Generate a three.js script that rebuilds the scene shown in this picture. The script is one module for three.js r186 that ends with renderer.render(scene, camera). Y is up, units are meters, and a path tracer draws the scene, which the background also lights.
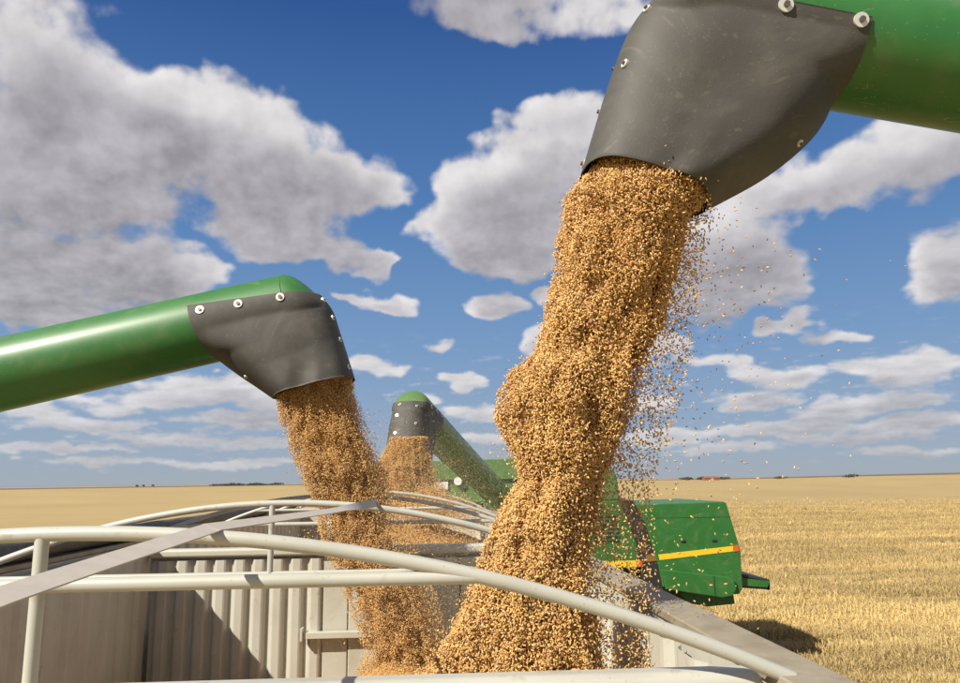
import * as THREE from 'three';
import { mergeGeometries, mergeVertices } from 'three/addons/utils/BufferGeometryUtils.js';
import { RoundedBoxGeometry } from 'three/addons/geometries/RoundedBoxGeometry.js';

// ---------------------------------------------------------------- camera, sun, exposure
const scene = new THREE.Scene();
const camera = new THREE.PerspectiveCamera(48.4, 1024 / 729, 0.05, 20000);
camera.position.set(0, 3.6, 0);
camera.rotation.set(THREE.MathUtils.degToRad(10.4), THREE.MathUtils.degToRad(-3.45), THREE.MathUtils.degToRad(-0.78), 'YXZ');
const renderer = new THREE.WebGLRenderer({ antialias: true });
renderer.toneMapping = THREE.LinearToneMapping;
renderer.toneMappingExposure = 1.5;
renderer.shadowMap.enabled = true;
const SUN = new THREE.Vector3(-0.95, 1.0, 0.53).normalize();       // towards the sun: behind the camera, to the left
const sun = new THREE.DirectionalLight(new THREE.Color().setRGB(1.0, 0.93, 0.8), 5.0);
sun.position.copy(SUN).multiplyScalar(60);
sun.target.position.set(0, 0, -8);
sun.castShadow = true;
Object.assign(sun.shadow.camera, { left: -30, right: 30, top: 30, bottom: -30, near: 1, far: 150 });
sun.shadow.mapSize.set(4096, 4096);
scene.add(sun, sun.target);

// ---------------------------------------------------------------- noise
function rng(seed) { let a = seed >>> 0; return () => { a = (a + 0x6D2B79F5) | 0; let t = Math.imul(a ^ (a >>> 15), 1 | a); t = (t + Math.imul(t ^ (t >>> 7), 61 | t)) ^ t; return ((t ^ (t >>> 14)) >>> 0) / 4294967296; }; }
const PERM = new Uint8Array(512);
{ const r = rng(7), p = [...Array(256).keys()]; for (let i = 255; i > 0; i--) { const j = Math.floor(r() * (i + 1)); [p[i], p[j]] = [p[j], p[i]]; } for (let i = 0; i < 512; i++) PERM[i] = p[i & 255]; }
const GX = new Float32Array(256), GY = new Float32Array(256), GZ = new Float32Array(256);
{ const r = rng(11); for (let i = 0; i < 256; i++) { const z = r() * 2 - 1, a = r() * 6.28318, s = Math.sqrt(1 - z * z); GX[i] = s * Math.cos(a); GY[i] = s * Math.sin(a); GZ[i] = z; } }
function noise(x, y, z) {
  const xf = Math.floor(x), yf = Math.floor(y), zf = Math.floor(z), X = xf & 255, Y = yf & 255, Z = zf & 255;
  x -= xf; y -= yf; z -= zf;
  const u = x * x * x * (x * (x * 6 - 15) + 10), v = y * y * y * (y * (y * 6 - 15) + 10), w = z * z * z * (z * (z * 6 - 15) + 10);
  const A = PERM[X] + Y, B = PERM[X + 1] + Y, AA = PERM[A] + Z, AB = PERM[A + 1] + Z, BA = PERM[B] + Z, BB = PERM[B + 1] + Z;
  const g = (h, a, b, c) => { const i = PERM[h]; return GX[i] * a + GY[i] * b + GZ[i] * c; };
  const l0 = g(AA, x, y, z), l1 = g(BA, x - 1, y, z), l2 = g(AB, x, y - 1, z), l3 = g(BB, x - 1, y - 1, z);
  const h0 = g(AA + 1, x, y, z - 1), h1 = g(BA + 1, x - 1, y, z - 1), h2 = g(AB + 1, x, y - 1, z - 1), h3 = g(BB + 1, x - 1, y - 1, z - 1);
  const a = l0 + u * (l1 - l0), b = l2 + u * (l3 - l2), c = h0 + u * (h1 - h0), d = h2 + u * (h3 - h2);
  const e = a + v * (b - a), f = c + v * (d - c);
  return (e + w * (f - e)) * 1.5;
}
function fbm(x, y, z, oct, gain = 0.5) { let s = 0, a = 1, n = 0; for (let i = 0; i < oct; i++) { s += a * noise(x, y, z); n += a; a *= gain; x = x * 2.03 + 7.1; y = y * 2.03 + 3.7; z = z * 2.03 + 5.3; } return s / n; }
const clamp = THREE.MathUtils.clamp, lerp = THREE.MathUtils.lerp;
const sstep = (a, b, x) => { const t = clamp((x - a) / (b - a), 0, 1); return t * t * (3 - 2 * t); };

// ---------------------------------------------------------------- sky: blue air and broken cumulus, all round
{
  const AIR = 1 / 1.5, W = 4096, H = 2048, HH = H / 2, env = new Float32Array(W * HH);
  // clouds as direction clumps: azimuth from -z towards +x, elevation, half sizes (degrees)
  const clumps = [[-28.7, 27.7, 6, 3.5], [-26.4, 22.6, 8.5, 4.6], [-20.7, 24.4, 7.5, 3.4], [-15.4, 23.8, 7, 3.3], [-10.5, 22.2, 6.2, 3.1], [-7.2, 21.8, 3, 1.5], [-11.5, 18.9, 4.7, 2.7], [-9.6, 17, 4.4, 1.4], [-26.9, 18.3, 6.9, 2.2], [-25.7, 13.9, 8, 2.1], [-20, 14.4, 4.2, 2], [-27.3, 11.7, 3.6, 1.4], [-29, 14.8, 2.3, 1.3],
    [3.2, 21.6, 3.4, 2.2], [5.5, 19.1, 5.5, 3], [8.4, 23, 4.7, 2.6], [5.1, 16.3, 3.7, 1.3], [10.9, 26.5, 4.1, 1.5], [5, 13, 1.9, 0.8], [-3.3, 13.1, 1.5, 0.7], [-5.6, 13.7, 1.1, 0.4], [-4.7, 16.3, 0.9, 1.2], [-4.8, 8.3, 1.5, 0.7], [1.6, 19.6, 2.6, 1.2], [7.1, 33.6, 5.7, 1.6], [13.7, 33.4, 4, 1.9], [3.4, 34.3, 2.5, 0.9],
    [23, 15.2, 4.4, 2.3], [19.5, 15.6, 4.2, 3.4], [21.1, 12.5, 4.1, 1.5], [27, 10.6, 0.9, 1.2], [25, 9.9, 1.2, 0.4], [24.8, 19.4, 3.7, 1.6], [32.8, 20.4, 6.8, 2.4], [26.9, 20.3, 3.3, 1.6], [36.7, 20.5, 3.7, 2.4], [35.8, 13.3, 2.1, 2.4], [32.8, 6.8, 3.5, 1.1], [26, 6.6, 2.8, 0.8], [22.6, 5.3, 3, 0.7], [19.7, 8, 2.9, 0.6], [31.8, 4.8, 3.6, 0.6], [28.1, 4.3, 2.4, 0.5], [32.8, 3.2, 3.3, 0.5], [26.1, 3.3, 3.1, 0.5], [29.7, 2.4, 4, 0.4], [22.1, 3.2, 3.3, 0.4], [20.7, 2.1, 3.3, 0.4], [32, 1.5, 3.3, 0.3], [16.5, 9.5, 2, 0.8], [29, 9.2, 1.6, 0.5], [15, 5.5, 2.4, 0.6], [17, 3, 3, 0.5], [23, 7.4, 1.4, 0.5], [9.5, 13.5, 1.4, 0.8], [0, 10.5, 1.4, 0.5], [-1.5, 6, 1.6, 0.5],
    [7.4, 10, 1.5, 1], [3, 4.9, 2.4, 0.6], [3.3, 3, 2.2, 0.4], [1.9, 7.5, 1.5, 0.4], [-15.9, 6.5, 4.1, 1.2], [-10.7, 5.6, 3.6, 0.9], [-21.1, 5.6, 3.5, 0.8], [-24.3, 4, 3.7, 0.5], [-14.1, 4.2, 4.2, 0.6], [-27.3, 4.8, 2.3, 0.5], [-18.7, 3.1, 4, 0.4], [-25.4, 2.5, 3.6, 0.3], [-12, 2.7, 3.5, 0.4], [-21.8, 1.6, 4.4, 0.3], [-14, 1.3, 4.2, 0.3]];
  const r = rng(41);
  const free = (az, el) => !(az > -36 && az < 44 && el < 39);
  for (let i = 0; i < 150; i++) {                                       // the same kind of clouds in the rest of the sky
    const el = 3 + 75 * Math.pow(r(), 1.5), az = -180 + 360 * r(), s = 0.35 + el * 0.05, n = 3 + Math.floor(r() * 6);
    if (!free(az, el)) continue;
    for (let k = 0; k < n; k++) { const a = az + (r() - 0.5) * s * 7, e = el + (r() - 0.5) * s * 2.6; if (free(a, e)) clumps.push([a, e, s * (1.6 + r() * 2.6), s * (0.8 + r() * 1.3)]); }
  }
  for (const [az, el, ra0, re] of clumps) {
    const ra = ra0 / Math.max(0.2, el > 45 ? Math.cos(el * Math.PI / 180) : 1), c0 = ((az - 90) / 360 + 0.5) * W, rr = el / 180 * H, dx = ra / 360 * W * 1.5, dy = re / 180 * H * 1.5;
    for (let y = Math.max(0, Math.floor(rr - dy)); y < Math.min(HH, rr + dy); y++) for (let x = Math.floor(c0 - dx); x < c0 + dx; x++) {
      const a = (x - c0) / dx, b = (y - rr) / dy, d = 1 - a * a - b * b;
      if (d > 0) { const i = y * W + (((x % W) + W) % W); env[i] = Math.max(env[i], d) + 0.25 * Math.min(env[i], d); }
    }
  }
  const stops = [[0, 0.37, 0.42, 0.47], [2, 0.34, 0.42, 0.52], [5, 0.275, 0.39, 0.55], [10, 0.19, 0.33, 0.555], [20, 0.09, 0.215, 0.47], [34, 0.033, 0.1, 0.305], [60, 0.018, 0.066, 0.23], [91, 0.014, 0.055, 0.2]];
  const air = (el) => { let k = 0; while (k < stops.length - 2 && stops[k + 1][0] < el) k++; const a = stops[k], b = stops[k + 1], t = clamp((el - a[0]) / (b[0] - a[0]), 0, 1); return [lerp(a[1], b[1], t), lerp(a[2], b[2], t), lerp(a[3], b[3], t)]; };
  const look = (x, y) => { const yi = y < 0 ? 0 : y > HH - 1 ? HH - 1 : y | 0, xi = (((x | 0) % W) + W) % W; return env[yi * W + xi]; };
  const data = new Float32Array(W * H * 4);
  for (let y = 0; y < HH; y++) {
    const el = (y + 0.5) / H * 180, er = el * Math.PI / 180, ce = Math.cos(er), se = Math.sin(er), [ar, ag, ab] = air(el);
    const sc = 1 - 0.8 * Math.exp(-el / 8), flat = 1 + 1.4 * Math.exp(-el / 9), fr = 9 * (1 + 2.2 * Math.exp(-el / 7)), up = 10 + el * 0.9;
    const hz = Math.exp(-el / 4), wild = 1 - 0.35 * Math.exp(-el / 6);
    for (let x = 0; x < W; x++) {
      const o = ((y + HH) * W + x) * 4, lon = ((x + 0.5) / W - 0.5) * 2 * Math.PI, dx = ce * Math.cos(lon), dz = ce * Math.sin(lon);
      let R = ar, G = ag, B = ab;
      const wx = fbm(dx * 14 + 3, se * 20, dz * 14, 3) * 42 * sc, wy = fbm(dx * 14, se * 20 + 9, dz * 14 + 5, 3) * 26 * sc;
      const e0 = look(x + wx, y + wy);
      if (e0 > 0 || el < 12) {
        const px = dx * fr, py = se * fr * flat, pz = dz * fr, n = fbm(px, py, pz, 8, 0.58);
        let den = e0 * 1.3 + n * 1.3 * wild * sstep(0, 0.32, e0) - 0.42;
        if (el < 12 && el > 0.5) den = Math.max(den, (fbm(dx * 30, se * 170, dz * 30, 6, 0.58) * 1.6 - 0.3) * sstep(12, 6, el) * sstep(0.5, 1.5, el));
        if (den > 0) {
          const al = sstep(-0.04, 0.6, den) * 0.98, n2 = fbm(px - 0.08, py + 0.2, pz + 0.04, 7, 0.58);
          const ab1 = look(x + wx * 0.5 - up * 0.3, y + wy * 0.5 + up * 0.5), ab2 = look(x + wx * 0.5 - up * 0.5, y + wy * 0.5 + up * 1.2), ab3 = look(x + wx * 0.3 - up, y + wy * 0.3 + up * 2.2);
          const thick = sstep(0.35, 1.35, 0.3 * den + 0.42 * ab1 + 0.42 * ab2 + 0.3 * ab3);
          let l = lerp(0.76, 0.41, thick) + clamp((n - n2) * 0.34, -0.1, 0.12);
          l = clamp(l, 0.24, 0.86);
          let cr = l, cg = l * 0.965, cb = l * (0.97 + 0.06 * thick);
          cr = lerp(cr, ar * 1.1 + 0.03, hz * 0.6); cg = lerp(cg, ag * 1.06 + 0.02, hz * 0.6); cb = lerp(cb, ab * 1.0, hz * 0.6);
          R = lerp(R, cr, al); G = lerp(G, cg, al); B = lerp(B, cb, al);
        }
      }
      data[o] = R * AIR; data[o + 1] = G * AIR; data[o + 2] = B * AIR; data[o + 3] = 1;
    }
  }
  for (let i = 0; i < W * HH; i++) { data[i * 4] = data[i * 4 + 1] = data[i * 4 + 2] = 0.22; data[i * 4 + 3] = 1; }
  const sky = new THREE.DataTexture(data, W, H, THREE.RGBAFormat, THREE.FloatType);
  sky.mapping = THREE.EquirectangularReflectionMapping; sky.magFilter = THREE.LinearFilter; sky.minFilter = THREE.LinearFilter; sky.wrapS = THREE.RepeatWrapping; sky.needsUpdate = true;
  scene.background = sky; scene.environment = sky;
}

// ---------------------------------------------------------------- textures and materials
const rgb = (r, g, b) => new THREE.Color().setRGB(r, g, b);
const toS = (v) => Math.round(255 * clamp(v <= 0.0031308 ? 12.92 * v : 1.055 * Math.pow(v, 1 / 2.4) - 0.055, 0, 1));
// a tiling colour texture (linear colours in, size in metres), pattern(u, v) with u, v in metres
function colorTex(px, metres, pattern) {
  const d = new Uint8Array(px * px * 4);
  for (let y = 0; y < px; y++) for (let x = 0; x < px; x++) { const c = pattern(x / px * metres, y / px * metres, x / px, y / px), i = (y * px + x) * 4; d[i] = toS(c[0]); d[i + 1] = toS(c[1]); d[i + 2] = toS(c[2]); d[i + 3] = 255; }
  const t = new THREE.DataTexture(d, px, px); t.colorSpace = THREE.SRGBColorSpace; t.wrapS = t.wrapT = THREE.RepeatWrapping; t.magFilter = THREE.LinearFilter; t.minFilter = THREE.LinearMipmapLinearFilter; t.generateMipmaps = true; t.repeat.set(1 / metres, 1 / metres); t.needsUpdate = true;
  return t;
}
function greyTex(px, metres, pattern) { const t = colorTex(px, metres, (a, b, u, v) => { const g = pattern(a, b, u, v); return [g, g, g]; }); t.colorSpace = THREE.NoColorSpace; return t; }
// noise that tiles on the unit square (through a torus)
function tile(u, v, f, oct, seed = 0, gain = 0.5) { const a = u * 2 * Math.PI, b = v * 2 * Math.PI, R = f / 6.283; return fbm(Math.cos(a) * R + seed, Math.sin(a) * R + Math.cos(b) * R * 1.0 + seed * 1.7, Math.sin(b) * R + seed * 0.3, oct, gain); }
function tile2(u, v, fu, fv, oct, seed) { const a = u * 2 * Math.PI, b = v * 2 * Math.PI, R = fu / 6.283, Q = fv / 6.283; return fbm(Math.cos(a) * R + seed, Math.sin(a) * R + Math.cos(b) * Q, Math.sin(b) * Q + seed * 0.3, oct); }
const mix3 = (a, b, t) => [lerp(a[0], b[0], t), lerp(a[1], b[1], t), lerp(a[2], b[2], t)];
const speck = rng(5);

const creamTex = colorTex(512, 1.2, (x, y, u, v) => {
  let c = [0.465, 0.45, 0.38];
  c = mix3(c, [0.34, 0.315, 0.25], sstep(-0.1, 0.6, tile(u, v, 5, 5, 3)) * 0.6);
  c = mix3(c, [0.34, 0.27, 0.18], sstep(0.28, 0.5, tile(u, v, 26, 3, 9)) * 0.5);
  if (speck() < 0.003) c = mix3(c, [0.2, 0.13, 0.07], 0.45);
  return c;
});
const M = {};
M.cream = new THREE.MeshPhysicalMaterial({ name: 'cream paint', map: creamTex, roughness: 0.5, clearcoat: 0.15, clearcoatRoughness: 0.4 });
M.pipe = new THREE.MeshPhysicalMaterial({ name: 'cream pipe paint', map: creamTex, color: rgb(0.92, 0.945, 0.985), roughness: 0.42, clearcoat: 0.2, clearcoatRoughness: 0.35 });
const railTex = colorTex(512, 0.8, (x, y, u, v) => {
  let c = [0.29, 0.252, 0.18];
  c = mix3(c, [0.19, 0.15, 0.105], sstep(-0.1, 0.5, tile(u, v, 7, 5, 21)) * 0.6);
  c = mix3(c, [0.36, 0.31, 0.24], sstep(0.0, 0.5, tile(u, v, 22, 5, 23, 0.65)) * 0.6);
  if (speck() < 0.025) c = mix3(c, [0.42, 0.29, 0.14], 0.55);
  return c;
});
M.rail = new THREE.MeshStandardMaterial({ name: 'weathered rail', map: railTex, roughness: 0.62, metalness: 0.1 });
const greenTex = colorTex(1024, 2.4, (x, y, u, v) => {
  let c = [0.018, 0.125, 0.018];
  c = mix3(c, [0.025, 0.14, 0.025], sstep(-0.3, 0.4, tile(u, v, 9, 5, 31)));
  c = mix3(c, [0.2, 0.19, 0.11], sstep(0.0, 0.7, tile(u, v, 14, 6, 37, 0.6)) * 0.4);
  const scr = Math.abs(tile2(u, v, 9, 60, 2, 33)); if (scr < 0.012 && tile(u, v, 7, 3, 35) > 0.18) c = mix3(c, [0.3, 0.36, 0.24], 0.45);
  if (speck() < 0.0018) c = mix3(c, [0.5, 0.4, 0.2], 0.75);
  return c;
});
M.green = new THREE.MeshPhysicalMaterial({ name: 'green paint', map: greenTex, roughness: 0.5, clearcoat: 0.3, clearcoatRoughness: 0.3 });
const greenDusty = colorTex(512, 1.6, (x, y, u, v) => {
  let c = [0.026, 0.15, 0.024];
  c = mix3(c, [0.24, 0.22, 0.11], 0.22 + sstep(-0.1, 0.6, tile(u, v, 8, 6, 39, 0.6)) * 0.3);
  if (speck() < 0.003) c = mix3(c, [0.55, 0.42, 0.2], 0.7);
  return c;
});
M.greenDusty = new THREE.MeshPhysicalMaterial({ name: 'dusty green paint', map: greenDusty, roughness: 0.5, clearcoat: 0.3, clearcoatRoughness: 0.35 });
const rubberTex = colorTex(512, 0.9, (x, y, u, v) => {
  let c = [0.056, 0.053, 0.047];
  c = mix3(c, [0.115, 0.102, 0.08], sstep(-0.15, 0.6, tile(u, v, 6, 6, 51, 0.6)) * 0.6);
  c = mix3(c, [0.17, 0.14, 0.1], sstep(0.25, 0.5, tile(u, v, 30, 3, 57)) * 0.3);
  if (speck() < 0.0015) c = [0.22, 0.18, 0.12];
  return c;
});
const rubberBump = greyTex(512, 0.25, (x, y, u, v) => 0.5 + 0.5 * tile(u, v, 40, 4, 61));
M.rubber = new THREE.MeshStandardMaterial({ name: 'rubber sheet', map: rubberTex, roughness: 0.68, bumpMap: rubberBump, bumpScale: 0.0008, side: THREE.DoubleSide });
M.steel = new THREE.MeshStandardMaterial({ name: 'zinc washer', color: rgb(0.72, 0.7, 0.64), roughness: 0.35, metalness: 0.35 });
M.bolt = new THREE.MeshStandardMaterial({ name: 'bolt head', color: rgb(0.16, 0.14, 0.11), roughness: 0.5, metalness: 0.6 });
M.yellow = new THREE.MeshPhysicalMaterial({ name: 'yellow decal', color: rgb(0.78, 0.5, 0.02), roughness: 0.4, clearcoat: 0.4 });
M.orange = new THREE.MeshPhysicalMaterial({ name: 'orange reflector', color: rgb(0.55, 0.1, 0.02), roughness: 0.25, clearcoat: 0.8 });
M.black = new THREE.MeshStandardMaterial({ name: 'black parts', color: rgb(0.02, 0.019, 0.018), roughness: 0.7 });
M.darkMetal = new THREE.MeshStandardMaterial({ name: 'dark steel', color: rgb(0.05, 0.055, 0.06), roughness: 0.5, metalness: 0.5 });
M.tyre = new THREE.MeshStandardMaterial({ name: 'tyre', color: rgb(0.022, 0.021, 0.02), roughness: 0.9 });
M.glass = new THREE.MeshPhysicalMaterial({ name: 'cab glass', color: rgb(0.75, 0.82, 0.8), roughness: 0.03, transmission: 0.92, thickness: 0 });
M.lamp = new THREE.MeshPhysicalMaterial({ name: 'lamp glass', color: rgb(0.75, 0.75, 0.72), roughness: 0.15, clearcoat: 1 });
M.tarp = new THREE.MeshStandardMaterial({ name: 'tarp', roughness: 0.55, map: colorTex(256, 0.6, (x, y, u, v) => { let c = mix3([0.05, 0.047, 0.042], [0.11, 0.1, 0.085], sstep(-0.3, 0.5, tile(u, v, 9, 5, 71))); if (speck() < 0.006) c = [0.45, 0.36, 0.22]; return c; }) });
M.strap = new THREE.MeshStandardMaterial({ name: 'webbing strap', roughness: 0.85, map: colorTex(256, 0.12, (x, y, u, v) => { const w = 0.5 + 0.5 * Math.sin(u * 2 * Math.PI * 30) * Math.sin(v * 2 * Math.PI * 30); return mix3([0.42, 0.385, 0.34], [0.56, 0.515, 0.46], w * 0.6 + 0.4 * tile(u, v, 5, 3, 77)); }) });
for (const m of Object.values(M)) m.side = THREE.DoubleSide;

// ---------------------------------------------------------------- building helpers
const used = new Map();
function numbered(n) { const k = used.get(n) ?? 0; used.set(n, k + 1); return k ? n + '_' + String(k).padStart(3, '0') : n; }
function boxUV(g) {                                                     // uv in metres, by the way each face points
  if (g.index) g = g.toNonIndexed();
  const p = g.attributes.position, n = g.attributes.normal, uv = new Float32Array(p.count * 2);
  for (let i = 0; i < p.count; i += 3) {
    let a = 0, b = 0, c = 0; for (let k = 0; k < 3; k++) { a += Math.abs(n.getX(i + k)); b += Math.abs(n.getY(i + k)); c += Math.abs(n.getZ(i + k)); }
    for (let k = 0; k < 3; k++) { const x = p.getX(i + k), y = p.getY(i + k), z = p.getZ(i + k); const [s, t] = a >= b && a >= c ? [z, y] : b >= c ? [x, z] : [x, y]; uv[(i + k) * 2] = s; uv[(i + k) * 2 + 1] = t; }
  }
  g.setAttribute('uv', new THREE.BufferAttribute(uv, 2));
  return g;
}
function add(name, geos, mat, parent) {
  let list = (Array.isArray(geos) ? geos : [geos]).map((g) => { let q = g.index ? g.toNonIndexed() : g; for (const k of Object.keys(q.attributes)) if (!['position', 'normal', 'uv', 'color'].includes(k)) q.deleteAttribute(k); if (!q.attributes.normal) q.computeVertexNormals(); return q; });
  list = list.map((g) => g.userData.ownUV ? g : boxUV(g));
  const m = new THREE.Mesh(list.length > 1 ? mergeGeometries(list) : list[0], mat);
  m.name = parent === scene ? numbered(name) : name; m.castShadow = m.receiveShadow = true; parent.add(m);
  return m;
}
function thing(name, label, category, pos = [0, 0, 0], group) { const o = new THREE.Group(); o.name = numbered(name); o.position.set(...pos); o.userData = { label, category }; if (group) o.userData.group = group; scene.add(o); return o; }
const V = (x, y, z) => new THREE.Vector3(x, y, z);
function box(x0, x1, y0, y1, z0, z1, r = 0.006) { const g = r ? new RoundedBoxGeometry(x1 - x0, y1 - y0, z1 - z0, 2, Math.min(r, (x1 - x0) / 2.1, (y1 - y0) / 2.1, (z1 - z0) / 2.1)) : new THREE.BoxGeometry(x1 - x0, y1 - y0, z1 - z0); return g.translate((x0 + x1) / 2, (y0 + y1) / 2, (z0 + z1) / 2); }
function rod(a, b, r, seg = 16) { const d = b.clone().sub(a), g = new THREE.CylinderGeometry(r, r, d.length(), seg); g.applyQuaternion(new THREE.Quaternion().setFromUnitVectors(V(0, 1, 0), d.clone().normalize())); return g.translate(...a.clone().add(b).multiplyScalar(0.5).toArray()); }
function pipe(pts, r, seg = 48, rad = 14) { return new THREE.TubeGeometry(new THREE.CatmullRomCurve3(pts), seg, r, rad); }
function prism(poly, z0, z1, bevel = 0.03) {                            // a side outline in x, y given width in z, edges rounded
  const s = new THREE.Shape(poly.map(([x, y]) => new THREE.Vector2(x, y)));
  return new THREE.ExtrudeGeometry(s, { depth: z1 - z0 - 2 * bevel, bevelEnabled: bevel > 0, bevelThickness: bevel, bevelSize: bevel, bevelOffset: -bevel, bevelSegments: 3 }).translate(0, 0, z0 + bevel);
}
// a sheet folded into trapezoid ribs, running along x and standing in y, ribs towards +z
function ribbed(len, y0, y1, pitch, depth, thick) {
  const pts = [], n = Math.round(len / pitch), p = len / n;
  for (let i = 0; i < n; i++) { const x = i * p; pts.push([x, 0], [x + p * 0.2, 0], [x + p * 0.33, depth * 0.85], [x + p * 0.42, depth], [x + p * 0.78, depth], [x + p * 0.87, depth * 0.85]); }
  pts.push([len, 0]);
  const s = new THREE.Shape(); pts.forEach(([x, z], i) => (i ? s.lineTo(x, -z) : s.moveTo(x, -z))); [...pts].reverse().forEach(([x, z]) => s.lineTo(x, -z + thick));
  return new THREE.ExtrudeGeometry(s, { depth: y1 - y0, bevelEnabled: false }).rotateX(-Math.PI / 2).translate(0, y0, 0);
}

// ---------------------------------------------------------------- ground: stubble field out to the horizon
const STRAW = [0.345, 0.252, 0.104];
const hill = (x, z) => { const d = Math.hypot(x, z), az = Math.atan2(x, -z) * 180 / Math.PI; return d < 400 ? 0 : sstep(400, 2600, d) * (1.2 + 9 * sstep(18, 42, az) * sstep(120, 60, az) + 1.6 * noise(x * 0.0012, 0.4, z * 0.0012) * 2); };
{
  const tex = colorTex(2048, 20, (x, y, u, v) => {
    let c = STRAW;
    const rows = tile2(u, v, 4, 26, 4, 83) * 1.2, fine = fbm(x * 1.6, y * 26, 3.3, 3, 0.6), grit = noise(x * 34, y * 60, 1.2);
    c = mix3(c, [0.24, 0.165, 0.066], sstep(-0.05, 0.6, rows * 0.8 + fine * 0.6) * 0.6);
    c = mix3(c, [0.44, 0.34, 0.165], sstep(0.1, 0.55, tile2(u, v, 3, 40, 3, 131)) * (0.4 + 0.4 * fine));
    c = mix3(c, [0.43, 0.325, 0.15], sstep(0.05, 0.7, -rows * 0.4 + grit * 0.7 + fine * 0.2) * 0.55);
    return c;
  });
  const rings = [0.5, 8, 10, 12, 14, 17, 20, 24, 28, 33, 39, 46, 55, 65, 78, 95, 115, 140, 170, 210, 260, 330, 420, 540, 700, 900, 1150, 1400, 1700, 2000, 2400, 2900, 3500, 4500, 6000, 8000], SEG = 160, pos = [], col = [], uv = [], idx = [];
  rings.forEach((r, i) => { for (let k = 0; k <= SEG; k++) {
    const a = k / SEG * 2 * Math.PI, x = Math.sin(a) * r, z = -Math.cos(a) * r; pos.push(x, hill(x, z), z); uv.push(x + 0.35 * Math.sin(z * 0.05), z + 0.6 * Math.sin(x * 0.03));
    const n = fbm(x * 0.02, 0.7, z * 0.06, 4), t = 1.0 + 0.2 * n; col.push(t, t, t);
    if (i && k) { const q = i * (SEG + 1) + k, w = q - SEG - 1; idx.push(w - 1, w, q - 1, w, q, q - 1); }
  } });
  const g = new THREE.BufferGeometry(); g.setAttribute('position', new THREE.Float32BufferAttribute(pos, 3)); g.setAttribute('color', new THREE.Float32BufferAttribute(col, 3)); g.setAttribute('uv', new THREE.Float32BufferAttribute(uv, 2)); g.setIndex(idx); g.computeVertexNormals();
  const m = new THREE.Mesh(g, new THREE.MeshStandardMaterial({ name: 'stubble ground', map: tex, vertexColors: true, roughness: 0.95, bumpMap: tex, bumpScale: 0.05 }));
  m.name = 'ground'; m.userData.kind = 'structure'; m.userData.label = 'flat golden stubble field reaching to the horizon'; m.receiveShadow = true; scene.add(m);
}
// a ploughed field along the horizon
{
  const pos = [], idx = [], N = 90, rs = [1450, 1600, 1800, 2100, 2500];
  rs.forEach((r, i) => { for (let k = 0; k <= N; k++) { const a = (-50 + 110 * k / N) * Math.PI / 180, rr = r + (i === 0 ? 90 * noise(k * 0.13, 1, 4) : 0), x = Math.sin(a) * rr, z = -Math.cos(a) * rr; pos.push(x, hill(x, z) + 0.25, z); if (i && k) { const q = i * (N + 1) + k, w = q - N - 1; idx.push(w - 1, w, q - 1, w, q, q - 1); } } });
  const g = new THREE.BufferGeometry(); g.setAttribute('position', new THREE.Float32BufferAttribute(pos, 3)); g.setIndex(idx); g.computeVertexNormals();
  const m = add('ploughed_field', g, new THREE.MeshStandardMaterial({ name: 'ploughed soil', color: rgb(0.13, 0.1, 0.075), roughness: 0.95 }), scene); m.userData = { kind: 'structure', label: 'thin dark ploughed field along the horizon' };
}
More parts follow.
